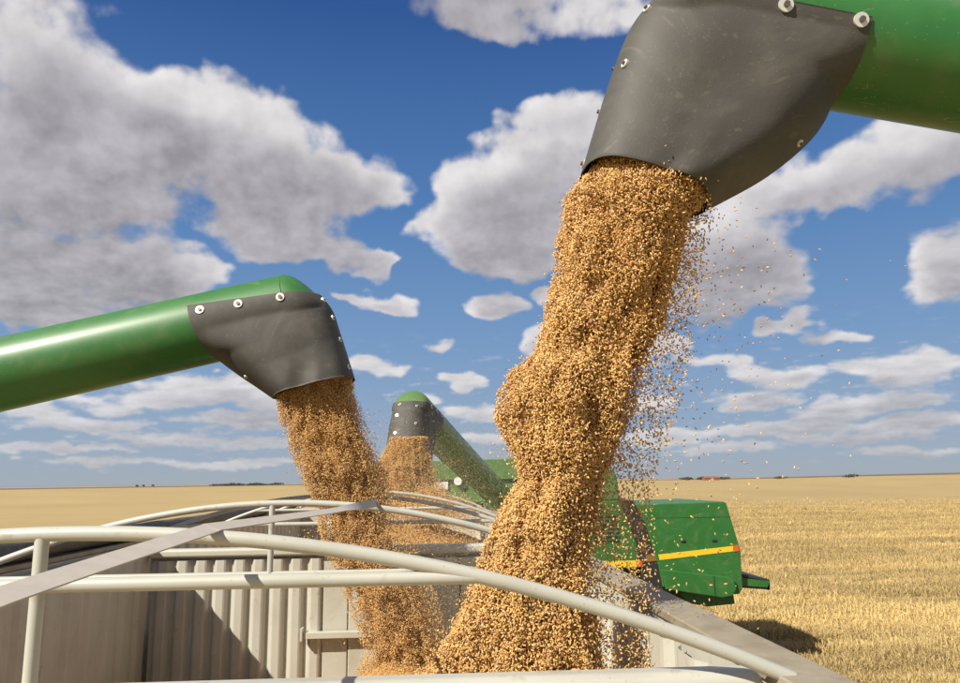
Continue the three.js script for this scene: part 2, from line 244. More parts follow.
// cut stalks and loose straw, nearer than about 90 m
{
  const r = rng(91), blades = [];
  const variants = [];
  for (let v = 0; v < 3; v++) {
    const pos = [];
    for (let b = 0; b < 9; b++) {
      const a = r() * 6.283, lean = b < 5 ? 0.2 + r() * 0.75 : 1.15 + r() * 0.38, h = b < 5 ? 0.1 + r() * 0.11 : 0.2 + r() * 0.2, bx = (r() - 0.5) * 0.13, bz = (r() - 0.5) * 0.13, w = 0.004 + r() * 0.005, wa = r() * 6.283;
      const tx = bx + Math.cos(a) * h * Math.sin(lean), ty = h * Math.cos(lean) + 0.02, tz = bz + Math.sin(a) * h * Math.sin(lean), cx = Math.cos(wa) * w, cz = Math.sin(wa) * w;
      pos.push(bx - cx, 0, bz - cz, bx + cx, 0, bz + cz, tx + cx * 0.6, ty, tz + cz * 0.6, bx - cx, 0, bz - cz, tx + cx * 0.6, ty, tz + cz * 0.6, tx - cx * 0.6, ty, tz - cz * 0.6);
    }
    const g = new THREE.BufferGeometry(); g.setAttribute('position', new THREE.Float32BufferAttribute(pos, 3)); g.computeVertexNormals(); variants.push(g);
  }
  const mat = new THREE.MeshPhysicalMaterial({ name: 'straw', roughness: 0.75, side: THREE.DoubleSide, color: rgb(1, 1, 1) });
  const spots = [[], [], []];
  for (let d = 9; d < 120; d += 0.25) {                                  // thinning with distance, the straw in larger wisps
    const x0 = 0.12 * d, x1 = 0.84 * d, n = (x1 - x0) * 0.25 * 420 * Math.pow(Math.max(1, d / 16), -1.7) * sstep(130, 22, d), sc = Math.pow(Math.max(1, d / 16), 0.2);
    for (let k = 0; k < n || r() < n - Math.floor(n) && k < n + 1; k++) {
      const x = x0 + r() * (x1 - x0), z = -d - r() * 0.25; if (x < 1.6 && z > -12) continue;
      const row = fbm(x * 0.16, 2.2, z * 0.9, 2) * 1.4; if (r() < 0.35 - row * 0.9) continue;
      spots[Math.floor(r() * 3)].push([x, z, r() * 6.283, sc * (0.75 + r() * 0.5) * (1 + 0.4 * row), fbm(x * 0.12, 5, z * 0.7, 3), r()]);
    }
  }
  const m4 = new THREE.Matrix4(), q = new THREE.Quaternion(), c = new THREE.Color();
  const root = new THREE.Group(); root.name = 'stubble'; root.userData = { label: 'cut golden straw stubble standing on the field', category: 'stubble', kind: 'stuff' }; scene.add(root);
  spots.forEach((list, v) => {
    const im = new THREE.InstancedMesh(variants[v], mat, list.length); im.name = 'straw'; im.userData.kind = 'stuff'; im.castShadow = im.receiveShadow = true;
    list.forEach(([x, z, a, s, n, t], i) => { im.setMatrixAt(i, m4.compose(V(x, 0, z), q.setFromAxisAngle(V(0, 1, 0), a), V(s * 1.15, s * (0.6 + 0.35 * t), s))); const k = 0.92 + 0.5 * n + (t - 0.5) * 0.5 + 0.28 * sstep(0.5, 0.95, Math.sin(2 * Math.PI * (z * 0.13 + 0.9 * noise(x * 0.03, 7.3, z * 0.11)))); im.setColorAt(i, c.setRGB(0.42 * k, 0.318 * k * (1 - 0.05 * t), 0.155 * k * (1 - 0.25 * t))); });
    root.add(im);
  });
  console.log('straw', spots.map((s) => s.length).join(' '));
}
// woods and a barn on the horizon
function farTrees(name, label, spots, seed) {
  const r = rng(seed), geos = [], cols = [];
  for (const [azd, dist, h, w] of spots) {
    const az = azd * Math.PI / 180, x = Math.sin(az) * dist, z = -Math.cos(az) * dist, y = hill(x, z);
    geos.push(new THREE.CylinderGeometry(h * 0.03, h * 0.05, h * 0.5, 5).toNonIndexed().translate(x, y + h * 0.25, z));
    for (let k = 0; k < 26; k++) {
      const g = new THREE.IcosahedronGeometry(h * (0.1 + r() * 0.12), 0), a = r() * 6.283, q = Math.sqrt(r());
      g.rotateX(r() * 3).translate(x + Math.cos(a) * q * w, y + h * (0.25 + 0.7 * r() * (1 - q * q * 0.5)), z + Math.sin(a) * q * w); geos.push(g);
    }
  }
  const m = add(name, geos.map((g) => { g.deleteAttribute('uv'); return g; }), new THREE.MeshStandardMaterial({ name: 'far leaves', color: rgb(0.05, 0.06, 0.045), roughness: 0.9 }), scene);
  m.userData = { label, category: 'woodland', kind: 'stuff' };
}
{
  const r = rng(101), L = [], S = [], Rr = [];
  for (let i = 0; i < 46; i++) L.push([-16 + r() * 5.4, 1750 + r() * 150, 4 + r() * 4.5 * (0.5 + 0.5 * Math.sin(i)), 6 + r() * 6]);
  for (const a of [-20.6, -20.2, -19.6]) S.push([a, 2300, 6, 4]);
  for (let i = 0; i < 26; i++) Rr.push([[18.4, 19.3, 20.8, 24.5, 29][i % 5] + (r() - 0.5) * 0.7, 1150 + r() * 60, 3 + r() * 3, 4 + r() * 4]);
  farTrees('far_woodland', 'dark band of far trees on the horizon left of the grain streams', L, 1);
  farTrees('far_tree_row', 'three tiny far trees on the horizon at the left', S, 2);
  farTrees('far_shelter_belt', 'low far trees on the horizon around the red barn', Rr, 3);
  const az = 19.95 * Math.PI / 180, d = 1080, b = thing('barn', 'small red barn on the far horizon right of the large grain stream', 'barn', [Math.sin(az) * d, hill(Math.sin(az) * d, -Math.cos(az) * d), -Math.cos(az) * d]);
  const red = new THREE.MeshStandardMaterial({ name: 'barn red', color: rgb(0.26, 0.075, 0.05), roughness: 0.8 }), roof = new THREE.MeshStandardMaterial({ name: 'barn roof', color: rgb(0.2, 0.12, 0.1), roughness: 0.7 });
  add('wall', prism([[-5, 0], [5, 0], [5, 3.4], [0, 5.4], [-5, 3.4]], -10, 10, 0).rotateY(Math.PI / 2), red, b);
  add('roof', [box(-10.4, 10.4, -0.1, 0.12, -5.8, 0, 0).rotateX(-0.38).translate(0, 5.62, 0), box(-10.4, 10.4, -0.1, 0.12, 0, 5.8, 0).rotateX(0.38).translate(0, 5.62, 0)], roof, b);
  add('door', box(-1.8, 1.8, 0, 2.8, 5, 5.1, 0), new THREE.MeshStandardMaterial({ name: 'barn door', color: rgb(0.4, 0.36, 0.3), roughness: 0.7 }), b);
}

// ---------------------------------------------------------------- grain trailer, seen over its near end wall
const CX = -0.654;
const arch = (x) => 3.517 - 0.164 * (x - CX) * (x - CX);
{
  const t = thing('grain_trailer', 'cream grain trailer with arched roof bows, being filled in the foreground', 'grain trailer', [CX, 0, -6.2]);
  const P = (geos) => (Array.isArray(geos) ? geos : [geos]).map((g) => g.translate(-CX, 0, 6.2));
  const part = (name, geos, mat, parent = t) => add(name, P(geos), mat, parent);
  const XL = -1.874, XR = 0.566, ZN = -1.5, ZB = -5.3, ZF = -11.1, YT = 3.2, YB = 1.35;
  // side walls: ribbed lining inside, flat sheet outside
  const side = (x, s, z0, z1) => { const g = ribbed(z0 - z1, YB, YT, 0.24, 0.022, 0.003); return s < 0 ? g.rotateY(Math.PI / 2).translate(x, 0, z0) : g.rotateY(-Math.PI / 2).translate(x, 0, z1); };
  part('side_wall', [side(XL - 0.03, -1, ZN, ZF), box(XL - 0.11, XL - 0.06, YB, YT + 0.02, ZF, ZN)], M.cream);
  part('side_wall', [side(XR + 0.03, 1, ZN, ZF), box(XR + 0.065, XR + 0.11, YB, YT + 0.02, ZF, ZN)], M.cream);
  for (const [x0, x1] of [[XR + 0.054, XR + 0.169], [XL - 0.169, XL - 0.054]]) part('top_rail', box(x0, x1, 3.222, 3.246, ZF - 0.03, ZN + 0.4, 0.004), M.rail);
  // near and far end walls
  part('end_wall', [box(XL - 0.05, XR + 0.05, YB, 3.166, ZN - 0.02, ZN + 0.02), ...[-1.5, -0.9, -0.3, 0.2].map((x) => box(x - 0.03, x + 0.03, YB, 3.16, ZN + 0.02, ZN + 0.06))], M.cream);
  part('end_rail', box(XL - 0.05, XR + 0.045, 3.168, 3.247, ZN - 0.035, ZN + 0.04, 0.026), M.pipe);
  part('end_wall', box(XL - 0.05, XR + 0.05, YB, 3.166, ZF - 0.02, ZF + 0.02), M.cream);
  part('end_rail', box(XL - 0.05, XR + 0.045, 3.168, 3.247, ZF - 0.035, ZF + 0.035, 0.026), M.pipe);
  // partition between the two hoppers: ribbed at the left, flat door sheets at the right
  const bk = part('partition', ribbed(1.11, YB, 3.11, 0.119, 0.032, 0.003).translate(XL + 0.02, 0, ZB), M.cream);
  part('top_channel', [box(XL, XR, 3.128, 3.185, ZB - 0.05, ZB + 0.05, 0.02), box(XL, XR, 3.09, 3.128, ZB - 0.035, ZB - 0.025, 0)], M.cream, bk);
  const doors = [[-0.742, -0.58], [-0.572, -0.23], [-0.222, 0.16], [0.168, XR]];
  part('backing_sheet', box(-0.75, XR, YB, 3.08, ZB - 0.03, ZB - 0.018, 0), M.cream, bk);
  doors.forEach(([a, b], i) => part('panel', box(a, b, YB, 3.1, ZB - 0.012, ZB + 0.012 + (i % 2) * 0.012, 0.006), M.cream, bk));
  part('ledge', [box(-0.87, -0.36, 2.612, 2.652, ZB + 0.03, ZB + 0.085, 0.004), box(-0.87, -0.855, 2.6, 2.68, ZB + 0.03, ZB + 0.1, 0.003)], M.cream, bk);
  // arched bows with their lower bars and posts
  const bow = (z, r, chord, half, post) => {
    const pts = []; for (let i = 0; i <= 24; i++) { const x = CX - 1.305 + 2.61 * i / 24; pts.push(V(x, arch(x), z)); }
    const b = part('bow', pipe(pts, r, 90), M.pipe);
    part('cross_bar', rod(V(CX - half, chord, z), V(CX + half, chord, z), r * 0.95), M.pipe, b);
    if (post) part('post', rod(V(CX - 0.046, post, z), V(CX - 0.046, 3.51, z), r * 0.9), M.pipe, b);
    return b;
  };
  bow(-1.44, 0.0135, 3.428, 0.736, 3.0);
  bow(-3.39, 0.0145, 3.222, 1.24, 3.222);
  bow(-5.34, 0.0145, 3.33, 1.06, 3.18);
  for (const z of [-7.2, -9.1, -11.0]) bow(z, 0.015, 3.36, 0.975, 0);
  // tarp rolled up along the left top rail
  { const n = 120, seg = 18, pos = [], idx = []; for (let i = 0; i <= n; i++) { const z = ZN - 0.2 + (ZF - ZN + 0.2) * i / n; for (let k = 0; k <= seg; k++) { const a = k / seg * 6.2832, rr = 0.052 * (1 + 0.07 * noise(Math.cos(a) * 1.5, Math.sin(a) * 1.5, z * 3) + 0.05 * Math.sin(a * 3 + z)); pos.push(XL - 0.125 + Math.cos(a) * rr * 1.15, 3.298 + Math.sin(a) * rr + 0.006 * noise(z * 0.8, 1, 1), z); if (i && k) { const q = i * (seg + 1) + k, w = q - seg - 1; idx.push(w - 1, w, q - 1, w, q, q - 1); } } }
    const g = new THREE.BufferGeometry(); g.setAttribute('position', new THREE.Float32BufferAttribute(pos, 3)); g.setIndex(idx); g.computeVertexNormals(); part('tarp_roll', g, M.tarp); }
  // ridge strap over the bows, running out towards the camera and hanging down
  { const path = [V(-0.252, 3.45, -3.42), V(-0.252, 3.494, -3.413), V(-0.255, 3.51, -3.39), V(-0.258, 3.512, -3.36), V(-0.325, 3.515, -2.4), V(-0.398, 3.524, -1.46), V(-0.402, 3.523, -1.42), V(-0.455, 3.487, -0.85), V(-0.5, 3.43, -0.35), V(-0.52, 3.34, -0.22), V(-0.52, 2.7, -0.2)], c = new THREE.CatmullRomCurve3(path, false, 'catmullrom', 0.2), n = 160, pos = [], idx = [], hw = 0.0165;
    for (let i = 0; i <= n; i++) { const p = c.getPointAt(i / n), d = c.getTangentAt(i / n), s = V(1, 0, 0).addScaledVector(d, -d.x).normalize(), tw = i / n < 0.22 ? (0.22 - i / n) * 5 : 0; s.applyAxisAngle(d, -0.35 - tw); const u = s.clone().cross(d).multiplyScalar(0.0012); for (const [a, b] of [[-1, 1], [1, 1], [1, -1], [-1, -1]]) { pos.push(p.x + s.x * a * hw + u.x * b, p.y + s.y * a * hw + u.y * b, p.z + s.z * a * hw + u.z * b); } if (i) for (let k = 0; k < 4; k++) { const q = i * 4 + k, q2 = i * 4 + (k + 1) % 4; idx.push(q - 4, q2 - 4, q, q2 - 4, q2, q); } }
    const g = new THREE.BufferGeometry(); g.setAttribute('position', new THREE.Float32BufferAttribute(pos, 3)); g.setIndex(idx); part('ridge_strap', g.toNonIndexed(), M.strap); }
  // hopper bottoms, chassis and wheels under the box
  for (const [z0, z1] of [[ZN, ZB], [ZB, ZF]]) { const m = (z0 + z1) / 2; part('hopper', prism([[z1 + 0.03, 1.35], [z0 - 0.03, 1.35], [m + 0.35, 0.62], [m - 0.35, 0.62]], -0.98, 0.98, 0.01).rotateY(Math.PI / 2).scale(1, 1, -1).translate(CX, 0, 0), M.cream); }
  part('chassis', [box(CX - 0.5, CX - 0.42, 1.1, 1.32, ZF + 0.02, ZN - 0.02), box(CX + 0.42, CX + 0.5, 1.1, 1.32, ZF + 0.02, ZN - 0.02), ...[-1.7, -5.3, -9.7, -10.9].map((z) => box(CX - 1.1, CX + 1.1, 0.98, 1.1, z - 0.06, z + 0.06))], M.darkMetal);
  for (const z of [-1.9, -9.3, -10.55]) for (const s of [-1, 1]) {
    const w = part('wheel', new THREE.TorusGeometry(0.36, 0.15, 12, 32).rotateY(Math.PI / 2).translate(CX + s * 0.98, 0.51, z), M.tyre);
    part('rim', rod(V(CX + s * 0.9, 0.51, z), V(CX + s * 1.04, 0.51, z), 0.29, 24), M.cream, w);
  }
}

// ---------------------------------------------------------------- combine harvesters
// forward is -x, the left (unloading) side is +z; the auger is given in world points
function at(prof, t) { let k = 0; while (k < prof.length - 2 && prof[k + 1][0] < t) k++; const a = prof[k], b = prof[k + 1], q = clamp((t - a[0]) / (b[0] - a[0]), 0, 1); return a.map((v, i) => lerp(v, b[i], q)); }
function smoothProf(prof) { const c = new THREE.CatmullRomCurve3(prof.map(([t, u, v]) => V(u, v, 0)), false, 'centripetal'), ts = prof.map((p) => p[0]); return (t) => { let k = 0; while (k < ts.length - 2 && ts[k + 1] < t) k++; const q = (k + clamp((t - ts[k]) / (ts[k + 1] - ts[k]), 0, 1)) / (ts.length - 1); const p = c.getPoint(q); return [p.x, p.y]; }; }
function makeCombine(label, pos, turn, auger, group) {
  const t = thing('combine_harvester', label, 'combine harvester', pos, group); t.rotation.y = turn; t.updateMatrixWorld(true);
  const G = M.green, part = (n, g, m, p = t) => add(n, g, m, p);
  // rear hood with its stripe, reflector and side shield
  const hood = part('rear_hood', prism([[3.78, 3.12], [5.48, 3.15], [5.53, 3.12], [5.74, 2.25], [5.73, 1.56], [5.66, 1.46], [4.98, 1.42], [4.22, 1.62], [4.16, 2.0], [3.96, 2.75]], -1.35, 1.35, 0.018), G);
  part('stripe', prism([[4.18, 2.1], [5.6, 2.235], [5.6, 2.33], [4.16, 2.2]], 1.346, 1.354, 0), M.yellow, hood);
  part('reflector', prism([[5.605, 2.225], [5.715, 2.235], [5.695, 2.345], [5.605, 2.338]], 1.346, 1.362, 0), M.orange, hood);
  part('lid_seam', box(3.95, 5.6, 2.86, 2.868, 1.344, 1.352, 0), M.black, hood);
  for (const x of [4.6, 5.2]) part('latch', box(x, x + 0.09, 2.42, 2.46, 1.34, 1.372, 0.006), M.darkMetal, hood);
  part('side_shield', prism([[4.17, 1.94], [5.45, 1.78], [5.55, 1.72], [5.58, 1.55], [5.5, 1.44], [5.3, 1.41], [4.25, 1.58]], 1.36, 1.43, 0.02), G);
  part('shield_seam', box(5.16, 5.175, 1.45, 1.8, 1.425, 1.434, 0), M.black);
  part('residue_chute', prism([[4.55, 1.5], [5.6, 1.5], [5.62, 1.26], [5.1, 1.22], [4.7, 1.3]], -1.15, 1.2, 0.02), G);
  part('tail_spreader', [prism([[5.66, 1.83], [6.32, 1.69], [6.32, 1.64], [5.66, 1.78]], -0.9, 1.2, 0.01), prism([[5.66, 1.64], [6.3, 1.58], [6.3, 1.5], [5.66, 1.56]], 1.1, 1.2, 0), prism([[5.66, 1.64], [6.3, 1.58], [6.3, 1.5], [5.66, 1.56]], -0.9, -0.8, 0), box(6.26, 6.32, 1.5, 1.66, -0.9, 1.2, 0.005)], M.darkMetal);
  part('spreader_edge', [prism([[5.7, 1.6], [6.26, 1.55], [6.3, 1.66], [5.7, 1.74]], 1.2, 1.225, 0)], G);
  // black bellows between hood and body, then the body
  part('gap_panel', prism([[3.5, 3.2], [3.74, 3.2], [3.98, 2.75], [4.2, 1.95], [4.24, 1.5], [3.9, 1.5], [3.78, 2.2]], -1.3, 1.31, 0.01), M.black);
  part('gap_stripe', prism([[3.94, 2.07], [4.18, 2.09], [4.16, 2.22], [3.93, 2.19]], 1.312, 1.318, 0), new THREE.MeshStandardMaterial({ name: 'faded stripe', color: rgb(0.2, 0.12, 0.02), roughness: 0.7 }));
  const body = part('side_body', prism([[0.9, 1.95], [3.8, 1.95], [3.78, 2.4], [3.5, 3.2], [0.9, 3.2]], -1.32, 1.32, 0.03), G);
  part('stripe', prism([[1.2, 1.98], [3.74, 1.98], [3.74, 2.1], [1.2, 2.1]], 1.318, 1.326, 0), M.yellow, body);
  part('reflector', prism([[3.745, 1.98], [3.87, 1.98], [3.85, 2.1], [3.745, 2.1]], 1.31, 1.334, 0), M.orange, body);
  for (const x of [1.85, 2.8]) part('panel_seam', box(x, x + 0.015, 2.14, 3.12, 1.31, 1.324, 0), M.black, body);
  for (let k = 0; k < 7; k++) part('vent_slat', box(2.95, 3.45, 2.45 + k * 0.075, 2.475 + k * 0.075, 1.31, 1.335, 0), M.black, body);
  part('engine_cover', prism([[2.75, 3.2], [3.55, 3.2], [3.5, 3.7], [3.35, 3.8], [2.75, 3.8]], -1.1, 1.1, 0.04), M.greenDusty);
  part('exhaust', [rod(V(2.9, 3.7, -0.4), V(2.9, 4.3, -0.4), 0.06)], M.darkMetal);
  part('grain_tank', [prism([[-0.1, 3.2], [2.7, 3.2], [2.75, 3.62], [-0.16, 3.62]], -1.3, 1.3, 0.02), prism([[-0.16, 3.62], [2.75, 3.62], [2.9, 4.04], [-0.3, 3.98]], -1.36, 1.36, 0.02)], M.greenDusty);
  part('tank_deck', box(0.0, 0.88, 1.95, 3.2, -1.25, 1.25, 0.02), M.greenDusty);
  part('work_light', [rod(V(0.42, 3.6, 1.3), V(0.42, 3.6, 1.4), 0.075, 20)], M.lamp);
  part('number_plate', box(-0.02, 0.24, 3.45, 3.6, 1.305, 1.33, 0.004), M.lamp);
  // cab
  const cab = part('cab', [box(-1.95, -0.2, 1.85, 2.35, -0.95, 0.95, 0.05), box(-0.3, -0.2, 2.35, 3.6, -0.95, 0.95, 0.02), ...[-0.92, 0.92].map((z) => rod(V(-2.0, 2.3, z), V(-1.75, 3.6, z), 0.035)), ...[-0.92, 0.92].map((z) => rod(V(-1.1, 2.3, z), V(-1.05, 3.6, z), 0.025))], M.black);
  part('cab_roof', box(-2.1, -0.15, 3.58, 3.82, -1.05, 1.05, 0.1), G, cab);
  part('pane', prism([[-1.98, 2.35], [-1.96, 2.35], [-1.71, 3.58], [-1.73, 3.58]], -0.88, 0.88, 0), M.glass, cab);
  for (const z of [-0.93, 0.915]) part('pane', prism([[-1.95, 2.35], [-0.3, 2.35], [-0.3, 3.58], [-1.7, 3.58]], z, z + 0.01, 0), M.glass, cab);
  part('seat', [box(-0.95, -0.45, 2.35, 2.5, -0.25, 0.25, 0.05), box(-0.5, -0.38, 2.45, 3.15, -0.25, 0.25, 0.05)], M.black, cab);
  // running gear
  part('lower_body', [prism([[-0.9, 1.2], [4.4, 1.1], [4.6, 1.6], [4.2, 1.95], [-0.7, 1.95]], -0.85, 0.85, 0.02)], M.greenDusty);
  part('feeder_house', prism([[-2.9, 0.55], [-2.6, 0.5], [-0.8, 1.15], [-0.8, 1.85], [-2.7, 1.15]], -0.6, 0.6, 0.02), M.greenDusty);
  part('axle', [rod(V(0.1, 0.88, -1.5), V(0.1, 0.88, 1.5), 0.12), box(-0.05, 0.25, 0.85, 1.25, -0.8, 0.8, 0.02)], M.darkMetal);
  part('axle', [rod(V(3.7, 0.62, -1.2), V(3.7, 0.62, 1.2), 0.09), box(3.6, 3.8, 0.6, 1.2, -0.2, 0.2, 0.02)], M.darkMetal);
  const wheel = (x, y, z, R, w) => {
    const prof = [[R * 0.55, -w * 0.9], [R * 0.8, -w], [R * 0.97, -w * 0.85], [R, -w * 0.6], [R, w * 0.6], [R * 0.97, w * 0.85], [R * 0.8, w], [R * 0.55, w * 0.9]].map(([a, b]) => new THREE.Vector2(a, b));
    const lugs = []; for (let i = 0; i < 22; i++) for (const s of [-1, 1]) lugs.push(new THREE.BoxGeometry(0.06, 0.05, w * 1.05).rotateY(s * 0.5).translate(0, R, s * w * 0.45).rotateZ((i + (s > 0 ? 0.5 : 0)) / 22 * 6.2832));
    const o = part('wheel', [new THREE.LatheGeometry(prof, 40).rotateX(Math.PI / 2), ...lugs].map((g) => g.translate(x, y, z)), M.tyre);
    part('rim', [new THREE.CylinderGeometry(R * 0.56, R * 0.56, w * 1.2, 32).rotateX(Math.PI / 2), new THREE.CylinderGeometry(R * 0.2, R * 0.2, w * 1.7, 20).rotateX(Math.PI / 2)].map((g) => g.translate(x, y, z)), M.yellow, o);
  };
  wheel(0.1, 0.88, 1.35, 0.86, 0.33); wheel(0.1, 0.88, -1.35, 0.86, 0.33); wheel(3.7, 0.62, 1.1, 0.6, 0.2); wheel(3.7, 0.62, -1.1, 0.6, 0.2);
  part('ladder', [rod(V(-1.0, 0.5, 1.35), V(-1.0, 2.0, 1.2), 0.02), rod(V(-0.6, 0.5, 1.35), V(-0.6, 2.0, 1.2), 0.02), ...[0.6, 0.95, 1.3, 1.65].map((y) => box(-1.0, -0.6, y, y + 0.03, 1.2, 1.35, 0.004))], M.black);
  // unloading auger: tube, hood cap, rubber spout held by bolts
  const tip = t.worldToLocal(V(...auger.tip)), piv = t.worldToLocal(V(...auger.pivot)), r = auger.r, eu = tip.clone().sub(piv).normalize(), ev = V(0, 1, 0).addScaledVector(eu, -eu.y).normalize(), ew = eu.clone().cross(ev);
  const L = (u, v, w) => tip.clone().addScaledVector(eu, u * r).addScaledVector(ev, v * r).addScaledVector(ew, w * r);
  const cap = auger.cap ?? 1.1, mt = auger.dusty ? M.greenDusty : G;
  const tubeG = new THREE.CylinderGeometry(r, r, tip.distanceTo(piv), 64, 1, true).applyQuaternion(new THREE.Quaternion().setFromUnitVectors(V(0, 1, 0), eu)).translate(...tip.clone().add(piv).multiplyScalar(0.5).toArray());
  { const p = tubeG.attributes.position, uv = tubeG.attributes.uv; for (let i = 0; i < p.count; i++) uv.setXY(i, V(p.getX(i), p.getY(i), p.getZ(i)).sub(tip).dot(eu), uv.getX(i) * 6.283 * r); tubeG.userData.ownUV = true; }
  const nt = tubeG.toNonIndexed(); nt.userData.ownUV = true;
  const tube = part('auger_tube', nt, mt);
  { const pos = [], idx = [], A = 14, B = 48; for (let i = 0; i <= A; i++) { const a = i / A; for (let k = 0; k <= B; k++) { const b = k / B * 6.2832, p = L(a * cap, Math.sin(b) * (1 - Math.pow(a, 1.6)) - 0.35 * a * a, Math.cos(b) * Math.sqrt(1 - Math.pow(a, 2.5))); pos.push(p.x, p.y, p.z); if (i && k) { const q = i * (B + 1) + k, w = q - B - 1; idx.push(w - 1, w, q - 1, w, q, q - 1); } } } const g = new THREE.BufferGeometry(); g.setAttribute('position', new THREE.Float32BufferAttribute(pos, 3)); g.setIndex(idx); g.computeVertexNormals(); part('end_cap', g, mt, tube); }
  part('cap_seam', new THREE.TorusGeometry(r * 1.004, r * 0.022, 6, 64, Math.PI).applyQuaternion(new THREE.Quaternion().setFromRotationMatrix(new THREE.Matrix4().makeBasis(ew, ev, eu))).translate(...L(-0.05, 0, 0).toArray()), mt, tube);
  part('elbow', [new THREE.SphereGeometry(r * 1.25, 32, 20).translate(...piv.toArray()), rod(piv, piv.clone().add(V(0, -0.9, -0.12)), r * 1.1, 32)], mt, tube);
  const Bf = smoothProf(auger.back), Ff = smoothProf(auger.front);
  const S = (tt, q, side, inset = 0) => {
    const [bu, bv] = Bf(tt), [fu, fv] = Ff(tt), W = lerp(0.92, auger.flare, sstep(0.0, 1, tt)) + 0.08 * Math.sin(Math.min(1, tt * 1.6) * Math.PI);
    const wb = bv > -1.03 ? Math.sqrt(Math.max(0, 1.03 * 1.03 - bv * bv)) : 0, sag = 0.09 * noise(tt * 2.6 + auger.r, q * 4, side) + 0.05 * (0.3 - Math.abs(noise(tt * 2 + q * 3.5, q * 2 - tt, 3 + side)));
    let w, x = q / 0.52; if (q < 0.52) w = wb + (W - wb) * (1 - Math.pow(1 - x, 5)); else { x = (q - 0.52) / 0.48; w = W * Math.pow(Math.max(0, 1 - Math.pow(x, 3)), 1 / 2.6); }
    const u = lerp(bu, fu, q), v = lerp(bv, fv, q), s = clamp(u / cap, 0, 1), c = 1 - Math.pow(s, 1.6), sv = (v + 0.35 * s * s) / Math.max(c, 1e-3);
    const lim = Math.abs(sv) < 1 ? Math.sqrt(1 - Math.pow(s, 2.5)) * Math.sqrt(1 - sv * sv) + 0.035 : 0;
    w = Math.max(w + sag * Math.sin(q * Math.PI) * tt, q < 0.999 ? lim * (u > 0 ? 1 : sstep(-0.95, -0.5, v)) : 0);
    const k = 1 - inset; return L(u + (q - 0.5) * -2 * inset * 0.5, v, side * w * k);
  };
  { const NT = 46, NQ = 40, pos = [], idx = [], uvs = [];
    for (const inset of [0, 0.035]) for (const side of [1, -1]) { const base = pos.length / 3; for (let i = 0; i <= NT; i++) for (let k = 0; k <= NQ; k++) { const q = 0.5 - 0.5 * Math.cos(Math.PI * k / NQ), p = S(i / NT, q, side, inset); pos.push(p.x, p.y, p.z); uvs.push(q * 3 * r + side, i / NT * 3 * r); if (i && k) { const a = base + i * (NQ + 1) + k, b = a - NQ - 1; (side > 0) === (inset === 0) ? idx.push(b - 1, a - 1, b, b, a - 1, a) : idx.push(b - 1, b, a - 1, b, a, a - 1); } } }
    const per = (NT + 1) * (NQ + 1);
    for (const s of [0, 1]) for (const row of [0, NT]) for (let k = 1; k <= NQ; k++) { const a = s * per + row * (NQ + 1) + k, b = a + 2 * per; idx.push(a - 1, a, b - 1, a, b, b - 1); }
    let g = new THREE.BufferGeometry(); g.setAttribute('position', new THREE.Float32BufferAttribute(pos, 3)); g.setAttribute('uv', new THREE.Float32BufferAttribute(uvs, 2)); g.setIndex(idx); g = mergeVertices(g, 1e-5); g.computeVertexNormals(); g = g.toNonIndexed(); g.userData.ownUV = true;
    const boot = part('rubber_spout', g, M.rubber);
    const bolt = (tt, q, side, rad) => {
      const p = S(tt, q, side), a = S(tt, Math.min(1, q + 0.02), side).sub(p), b = S(Math.min(1, tt + 0.02), q, side).sub(p); let n = a.cross(b).normalize(); if (n.dot(ew) * side < -0.02 || (q > 0.93 && n.dot(eu) < 0)) n.negate();
      const o = part('bolt', rod(p.clone().addScaledVector(n, -0.004), p.clone().addScaledVector(n, 0.014), rad * 0.42, 10), M.bolt, boot); void o;
      part('washer', rod(p.clone().addScaledVector(n, -0.006), p.clone().addScaledVector(n, 0.006), rad, 20), M.steel, boot);
    };
    for (const s of [1, -1]) { for (const q of auger.bolts) bolt(0.05, q, s, r * 0.115); bolt(0.62, 0.04, s, r * 0.06); }
    for (const tt of [0.1, 0.36, 0.62, 0.9]) bolt(tt, 0.985, 1, r * 0.08);
    for (const tt of [0.15, 0.5]) bolt(tt, 0.965, -1, r * 0.07);
  }
  return t;
}
const backA = [[0, -2.55, 0.5], [0.2, -2.46, -0.3], [0.36, -2.25, -0.9], [0.52, -1.85, -1.42], [0.75, -1.32, -2.0], [1, -0.98, -2.38]], frontA = [[0, 0.93, 0.16], [0.22, 1.13, -0.3], [0.5, 1.2, -0.95], [1, 1.32, -2.35]];
const backB = [[0, -2.75, -0.12], [0.15, -2.74, -0.4], [0.35, -2.72, -1.02], [0.5, -2.5, -1.6], [0.75, -1.8, -2.45], [1, -0.82, -3.25]], frontB = [[0, 0.58, -0.05], [0.2, 0.75, -0.4], [0.5, 0.95, -1.3], [1, 1.2, -2.95]];
const frontC = [[0, 0.93, 0.16], [0.22, 1.13, -0.3], [0.5, 1.2, -1.1], [1, 1.3, -3.55]], backC = [[0, -2.55, 0.5], [0.2, -2.46, -0.3], [0.36, -2.25, -0.9], [0.52, -1.85, -1.42], [0.75, -1.32, -2.5], [1, -0.98, -3.45]];
const eyeZ = -4.85;
makeCombine('green combine standing left, its auger tube entering from the left edge', [-8.6, 0, -3.65], Math.PI / 2, { tip: [-0.927, 4.706, eyeZ], pivot: [-7.2, 3.234, eyeZ], r: 0.228, back: backA, front: frontA, flare: 1.12, bolts: [0.09, 0.38, 0.7] }, 'combines unloading into the trailer');
